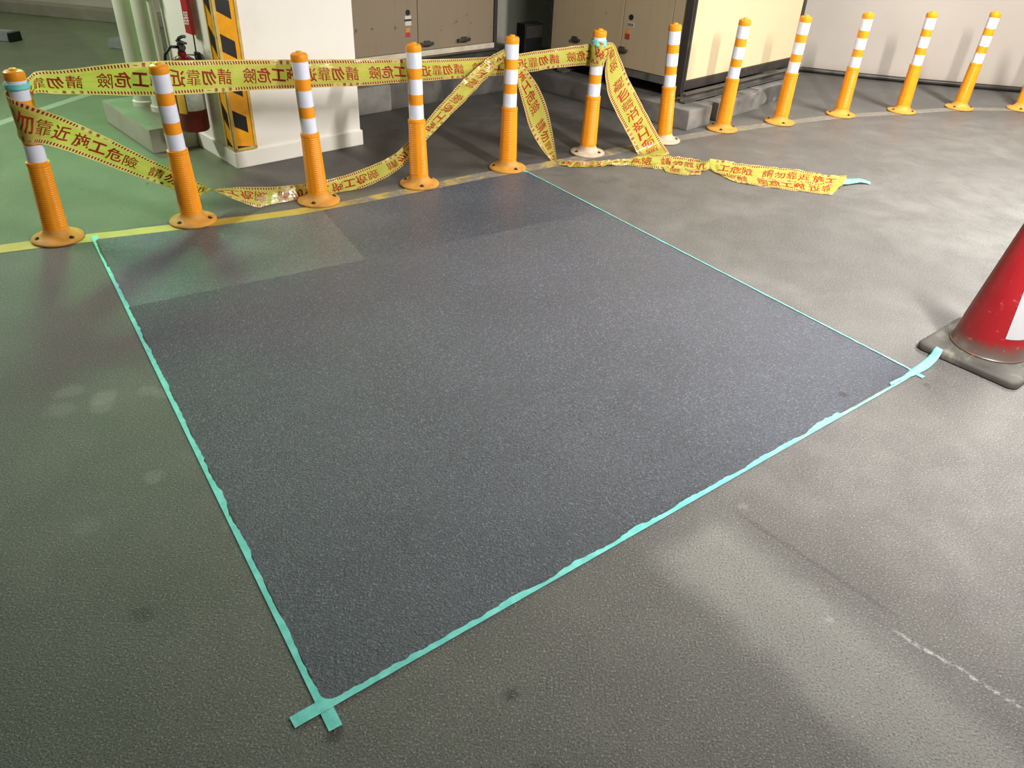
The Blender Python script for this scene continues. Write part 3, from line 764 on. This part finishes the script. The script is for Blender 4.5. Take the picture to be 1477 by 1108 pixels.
while z < 1.75:
    # front flange: stripe falls to the right
    def cl(v): return max(.117, v)
    zl0, zl1 = z+.045, z+.135; zr0, zr1 = z, z+.09
    if zl1 < .125: z += PZ; continue
    bm = bmesh.new(); slab(bm, [(.024, .0035, cl(zl0)), (.100, .0035, cl(zr0)), (.100, .0035, cl(zr1)), (.024, .0035, cl(zl1))], (0, -1, 0), .0015); obj('black_stripe', bm, M['black'], gd)
    bm = bmesh.new(); slab(bm, [(.0035, .022, cl(zl0-.03)), (.0035, .088, cl(zl0+.03)), (.0035, .088, cl(zl1+.03)), (.0035, .022, cl(zl1-.03))], (-1, 0, 0), .0015); obj('black_stripe', bm, M['black'], gd)
    z += PZ

# ------------------------------------------------------------ concrete block under the pipes
bc = V((-2.244, 4.572))
blk = empty('concrete_block', (bc.x, bc.y, 0), fa)
tag(blk, 'pale low concrete block beside the pillar, two pipes standing on it', 'block')
bm = bmesh.new(); box(bm, 0, .280, 0, .84, 0, .142, .006); obj('block_body', bm, M['block'], blk)
def pipe(p, r, z0, label, flange=True, top=2.74):
    o = empty('pipe', (p[0], p[1], z0)); tag(o, label, 'pipe')
    bm = bmesh.new(); lathe(bm, [(r, 0), (r, top-z0)], 28); obj('pipe_body', bm, M['pipe'], o, .8)
    if flange:
        bm = bmesh.new(); lathe(bm, [(r+.012, 0), (r+.012, .03), (r+.002, .036)], 28); obj('collar', bm, M['pipe'], o, .8)
    return o
q = G(209, 148, .142); pipe((-2.50, 5.13), .062, .142, 'left of the two thick chipped pale pipes on the block')
pipe((-2.335, 5.03), .066, .142, 'right of the two thick chipped pale pipes on the block')
# third thinner conduit with a coupling
pp = (-2.235, 4.92); o = pipe(pp, .022, .142, 'thin pale conduit with a coupling beside the thick pipes', False)
bm = bmesh.new(); lathe(bm, [(.03, .66), (.034, .665), (.034, .705), (.03, .71)], 20); obj('coupling', bm, M['pipe'], o, .8)
bm = bmesh.new(); lathe(bm, [(.026, .72), (.026, .78)], 16); obj('black_joint', bm, M['black'], o, .8)

# ------------------------------------------------------------ extinguisher and its sign, on the left face of the pillar
lf = pc; ld = V((math.cos(fa+PI/2), math.sin(fa+PI/2))); ln = V((-math.cos(fa), -math.sin(fa)))
def onleft(al, out): p = lf+ld*al+ln*out; return p
e = onleft(.285, .095)
ext = empty('fire_extinguisher', (e.x, e.y, .175), fa)
tag(ext, 'dark red fire extinguisher hanging on the left side of the pillar', 'extinguisher')
bm = bmesh.new(); lathe(bm, [(.06, 0), (.074, .004), (.080, .014), (.080, .33), (.075, .36), (.060, .388), (.036, .405), (.022, .41), (.022, .43)], 36); obj('cylinder_body', bm, M['red_ext'], ext, .8)
def arc_patch(r, a0, a1, z0, z1, mat, name, parent):
    bm = bmesh.new(); n_ = 12; A = []; B = []
    for k in range(n_+1):
        a = math.radians(a0+(a1-a0)*k/n_); A.append(bm.verts.new((r*math.cos(a), r*math.sin(a), z0))); B.append(bm.verts.new((r*math.cos(a), r*math.sin(a), z1)))
    for k in range(n_): bm.faces.new((A[k], A[k+1], B[k+1], B[k]))
    return obj(name, bm, mat, parent, True)
arc_patch(.0812, 232-0, 322, .125, .26, M['lbl_paper'], 'label', ext)
arc_patch(.0812, 190, 228, .11, .26, M['lbl_yellow'], 'yellow_label', ext)
bm = bmesh.new(); box(bm, -.014, .014, -.018, .018, .43, .475, .004); box(bm, -.012, .012, -.075, .03, .478, .488, .002); 
tube(bm, [(0, .03, .48), (0, .0, .50), (0, -.05, .515), (0, -.085, .52)], .009, 8); obj('valve_handle', bm, M['black'], ext)
bm = bmesh.new(); tube(bm, [(-.014, .0, .455), (-.055, .0, .46), (-.085, .02, .42), (-.095, .04, .34), (-.094, .045, .2), (-.092, .04, .10)], .0085, 8); obj('hose', bm, M['black'], ext, True)
bm = bmesh.new(); lathe(bm, [(.016, -.008), (.017, .006), (.014, .009)], 16, M=Matrix.Translation((0, -.026, .455)) @ Matrix.Rotation(PI/2, 4, 'X')); obj('pressure_gauge', bm, M['steel_dark'], ext)
bm = bmesh.new(); box(bm, .074, .097, -.02, .02, .28, .42, .002); obj('wall_bracket', bm, M['steel_dark'], ext)
# red strip sign
s_ = onleft(.29, .012)
sg = empty('extinguisher_sign', (s_.x, s_.y, .69), fa)
tag(sg, 'narrow red upright sign with white characters on the pillar above the extinguisher', 'sign')
bm = bmesh.new(); box(bm, -.022, .0, -.045, .045, 0, .42, .003); obj('plate', bm, M['red_sign'], sg)
GW = [glyph(c, .075, 0, .005) for c in '滅火器']
bm = bmesh.new()
for i, (gv, gf) in enumerate(GW):
    vv = [bm.verts.new((-.0232, -x, .33-i*.125+y)) for x, y, _ in gv]
    for f in gf:
        try: bm.faces.new([vv[j] for j in f])
        except ValueError: pass
obj('characters', bm, M['text_white'], sg)
bm = bmesh.new(); tube(bm, [(-.01, -.03, .0), (-.012, -.03, -.09), (-.02, -.03, -.105), (-.045, .02, -.108), (-.07, .06, -.11)], .004, 6); obj('hanging_wire', bm, M['black'], sg)

# ------------------------------------------------------------ cabinets
def cabinet_right():
    ang = math.radians(45.8); A = (1.137, 5.93)
    root = empty('equipment_cabinet', (A[0], A[1], 0), ang)    # local x along the cream face, local y along the beige face
    tag(root, 'cream metal equipment cabinet on a steel skid, bright right face and dark corner post', 'cabinet', 'metal cabinets')
    L, D, Z0, Z1 = 1.66, 1.34, .275, 1.95
    bm = bmesh.new(); box(bm, .02, L-.02, .02, D-.02, Z0, Z1-.01); obj('carcass', bm, M['steel_dark'], root)
    bm = bmesh.new(); box(bm, .035, L-.045, 0, .022, Z0+.004, Z1-.05, .003); o = obj('side_panel', bm, M['cab_cream'], root); o['label'] = 'bright cream side panel'
    # doors on the beige face (plane x = 0)
    for (y0, y1, nm) in ((.045, .155, 'panel'), (.160, .598, 'door'), (.604, 1.325, 'door')):
        bm = bmesh.new(); box(bm, 0, .022, y0, y1, Z0+.01, Z1-.05, .003); dr = obj(nm, bm, M['cab_side'], root)
        if nm == 'door' and y0 < .3:
            bm = bmesh.new(); lathe(bm, [(.020, 0), (.020, .004)], 20, M=Matrix.Translation((-.0045, .525, .641)) @ Matrix.Rotation(PI/2, 4, 'Y')); obj('round_hole', bm, M['black'], dr)
            bm = bmesh.new(); box(bm, -.002, 0, .495, .555, .575, .605); obj('label_plate', bm, M['lbl_white'], dr)
            bm = bmesh.new(); 
            for k in range(5): box(bm, -.003, -.0015, .500+k*.011, .506+k*.011, .580, .600)
            obj('dark_lettering', bm, M['black'], dr)
            bm = bmesh.new(); box(bm, -.002, 0, .522, .566, .525, .56); obj('orange_label', bm, M['lbl_orange'], dr)
            bm = bmesh.new(); box(bm, -.002, 0, .522, .566, .485, .524); obj('red_label', bm, M['lbl_red'], dr)
            hy = .575
        if nm == 'door':
            hy = .575 if y0 < .3 else 1.06
            bm = bmesh.new(); box(bm, -.012, 0, hy-.022, hy+.028, .385, .43, .003); box(bm, -.03, -.012, hy-.06, hy+.02, .395, .418, .004); obj('handle', bm, M['steel_dark'], dr)
    # corner post and frame bars
    bm = bmesh.new(); box(bm, -.014, .036, -.014, .046, Z0-.10, Z1, .004); box(bm, .004, .012, -.019, -.013, Z0-.1, Z1); po = obj('corner_post', bm, M['steel_dark'], root)
    bm = bmesh.new(); box(bm, L-.045, L, -.010, .04, Z0-.05, Z1, .004); obj('corner_post', bm, M['steel_dark'], root)
    bm = bmesh.new(); box(bm, 0, .03, D-.015, D+.02, Z0-.03, Z1, .003); obj('corner_post', bm, M['steel_dark'], root)
    bm = bmesh.new(); box(bm, .03, L-.02, -.010, .03, Z0-.062, Z0+.002, .003); obj('bottom_rail', bm, M['steel_dark'], root)
    bm = bmesh.new(); box(bm, -.008, .03, .04, D, Z0-.045, Z0+.006, .003); obj('bottom_rail', bm, M['steel_grey'], root)
    # C channel skid under the cream face, and one at the rear
    for y in (-.045, D-.15):
        bm = bmesh.new(); box(bm, -.045, L+.02, y, y+.006, .150, .212); box(bm, -.045, L+.02, y-.042, y, .204, .212); box(bm, -.045, L+.02, y-.042, y, .150, .157)
        sk = obj('skid_channel', bm, M['steel_grey'], root)
    for x in (-.03, .72, 1.42):
        for y in (-.08, D-.2):
            bm = bmesh.new(); box(bm, x, x+.085, y, y+.08, .139, .151, .002); box(bm, x+.03, x+.05, y+.02, y+.06, .139, .16); obj('foot', bm, M['steel_grey'], root)
    return root
cabinet_right()
def cabinet_left():
    n = V((-math.sin(d43), math.cos(d43))); A = V((-1.16, 5.68))+n*.1
    root = empty('equipment_cabinet', (A.x, A.y, 0), d43)
    tag(root, 'stained beige metal cabinet behind the pillar, doors with dark handles', 'cabinet', 'metal cabinets')
    x0, x1, Z0, Z1 = -.37, 1.30, .33, 1.95
    bm = bmesh.new(); box(bm, x0, x1, .022, .9, Z0+.01, Z1); obj('carcass', bm, M['steel_dark'], root)
    for (a, b) in ((x0, .551), (.556, x1-.015)):
        bm = bmesh.new(); box(bm, a, b, 0, .022, Z0+.035, Z1-.02, .003); dr = obj('door', bm, M['cab_left'], root)
        if a < 0:
            bm = bmesh.new(); lathe(bm, [(.019, 0), (.019, .004)], 20, M=Matrix.Translation((.467, 0.0005, .632)) @ Matrix.Rotation(PI/2, 4, 'X')); obj('round_hole', bm, M['black'], dr)
            bm = bmesh.new(); box(bm, .44, .495, -.002, 0, .545, .61); obj('label_plate', bm, M['lbl_white'], dr)
            bm = bmesh.new(); box(bm, .437, .497, -.003, -.0015, .575, .588); obj('dark_lettering', bm, M['black'], dr)
            bm = bmesh.new(); box(bm, .442, .482, -.002, 0, .500, .528); obj('orange_label', bm, M['lbl_orange'], dr)
            bm = bmesh.new(); box(bm, .442, .482, -.002, 0, .468, .499); obj('red_label', bm, M['lbl_red'], dr)
        for hx in ((.63, .985) if a > 0 else ()):
            bm = bmesh.new(); box(bm, hx-.025, hx+.025, -.012, 0, .388, .43, .003); box(bm, hx-.07, hx+.05, -.03, -.012, .398, .422, .004); obj('handle', bm, M['steel_dark'], dr)
    bm = bmesh.new(); box(bm, x0, x1-.01, -.012, .05, Z0-.005, Z0+.032, .003); obj('base_lip', bm, M['cab_lip'], root)
    bm = bmesh.new(); box(bm, x1-.012, x1+.02, -.01, .04, Z0-.03, Z1, .003); obj('corner_post', bm, M['steel_dark'], root)
    bm = bmesh.new(); box(bm, x0, x1, -.03, .03, Z0-.08, Z0-.005, .003); box(bm, x0, x1, -.06, -.03, Z0-.012, Z0-.005); obj('skid_channel', bm, M['steel_dark'], root)
    for x in (-.3, .5, 1.15):
        bm = bmesh.new(); box(bm, x, x+.09, -.03, .06, .179, Z0-.075, .002); obj('foot', bm, M['steel_dark'], root)
cabinet_left()
# pads
pad = empty('concrete_pad', (1.175, 5.653, 0), math.radians(45.8)); tag(pad, 'rough grey concrete pad under the cream cabinet, blocky front corner', 'pad')
def rough_box(x0, x1, y0, y1, z1, mat, parent, name, amp=.006, cuts=5):
    bm = bmesh.new(); box(bm, x0, x1, y0, y1, 0, z1, .008)
    bmesh.ops.subdivide_edges(bm, edges=[e for e in bm.edges if e.calc_length() > .05], cuts=cuts, use_grid_fill=True)
    for v in bm.verts:
        if v.co.z > .002: v.co += V((noise.noise(v.co*9), noise.noise(v.co*9+V((7, 0, 0))), noise.noise(v.co*9+V((0, 7, 0)))*.5))*amp
    return obj(name, bm, mat, parent, .7)
rough_box(0, .295, 0, .42, .140, M['concrete'], pad, 'pad_block')
rough_box(.405, 1.03, .015, .45, .135, M['concrete'], pad, 'pad_block')
rough_box(1.07, 1.66, .07, .5, .135, M['concrete'], pad, 'pad_block')
rough_box(.06, 1.70, .07, 1.64, .132, M['pad_dark'], pad, 'pad_slab', .003)
rough_box(.002, .2, .35, 1.6, .138, M['pad_dark'], pad, 'pad_slab', .003)
pad2 = empty('concrete_pad', (-1.16, 5.68, 0), d43); tag(pad2, 'dark grimy concrete pad under the left beige cabinet', 'pad')
rough_box(-.37, 1.60, 0, 1.0, .18, M['pad_dark'], pad2, 'pad_slab', .004)
rough_box(-.37, .22, -.012, .2, .186, M['concrete'], pad2, 'pad_block', .005)

# ------------------------------------------------------------ things in the gap and at the back left
gb = empty('junction_box', (.02, 6.95, 0), d43); tag(gb, 'small black box in the dark gap between the two cabinets', 'box')
bm = bmesh.new(); box(bm, -.10, .10, -.03, .08, .18, .47, .008); obj('housing', bm, M['black'], gb)
bm = bmesh.new(); box(bm, -.09, .09, -.038, -.03, .36, .455, .004); obj('cover', bm, M['steel_dark'], gb)
def wheel_stop(p, rz, label, caps=True):
    o = empty('wheel_stop', (p[0], p[1], 0), rz); tag(o, label, 'wheel stop', 'grey wheel stops at the back left')
    bm = bmesh.new(); prf = [(-.075, 0), (-.055, .085), (.055, .085), (.075, 0)]
    a = [bm.verts.new((-.25, y, z)) for y, z in prf]; b = [bm.verts.new((.25, y, z)) for y, z in prf]
    bm.faces.new(a); bm.faces.new(b[::-1])
    for i in range(4): bm.faces.new((a[i], a[(i+1) % 4], b[(i+1) % 4], b[i]))
    bmesh.ops.bevel(bm, geom=bm.edges[:], offset=.008, segments=2, affect='EDGES'); obj('stop_body', bm, M['wheelstop'], o)
    for s in ((-1, 1) if caps else ()):
        bm = bmesh.new(); box(bm, s*.262-.012, s*.262+.012, -.07, .07, 0.0, .078, .004); obj('end_cap', bm, M['black'], o)
wheel_stop((-5.06, 7.66), math.radians(-12), 'grey wheel stop with black end at the left edge of the photo')
wheel_stop((-3.62, 7.50), math.radians(-12), 'grey wheel stop half hidden behind the left thick pipe', False)
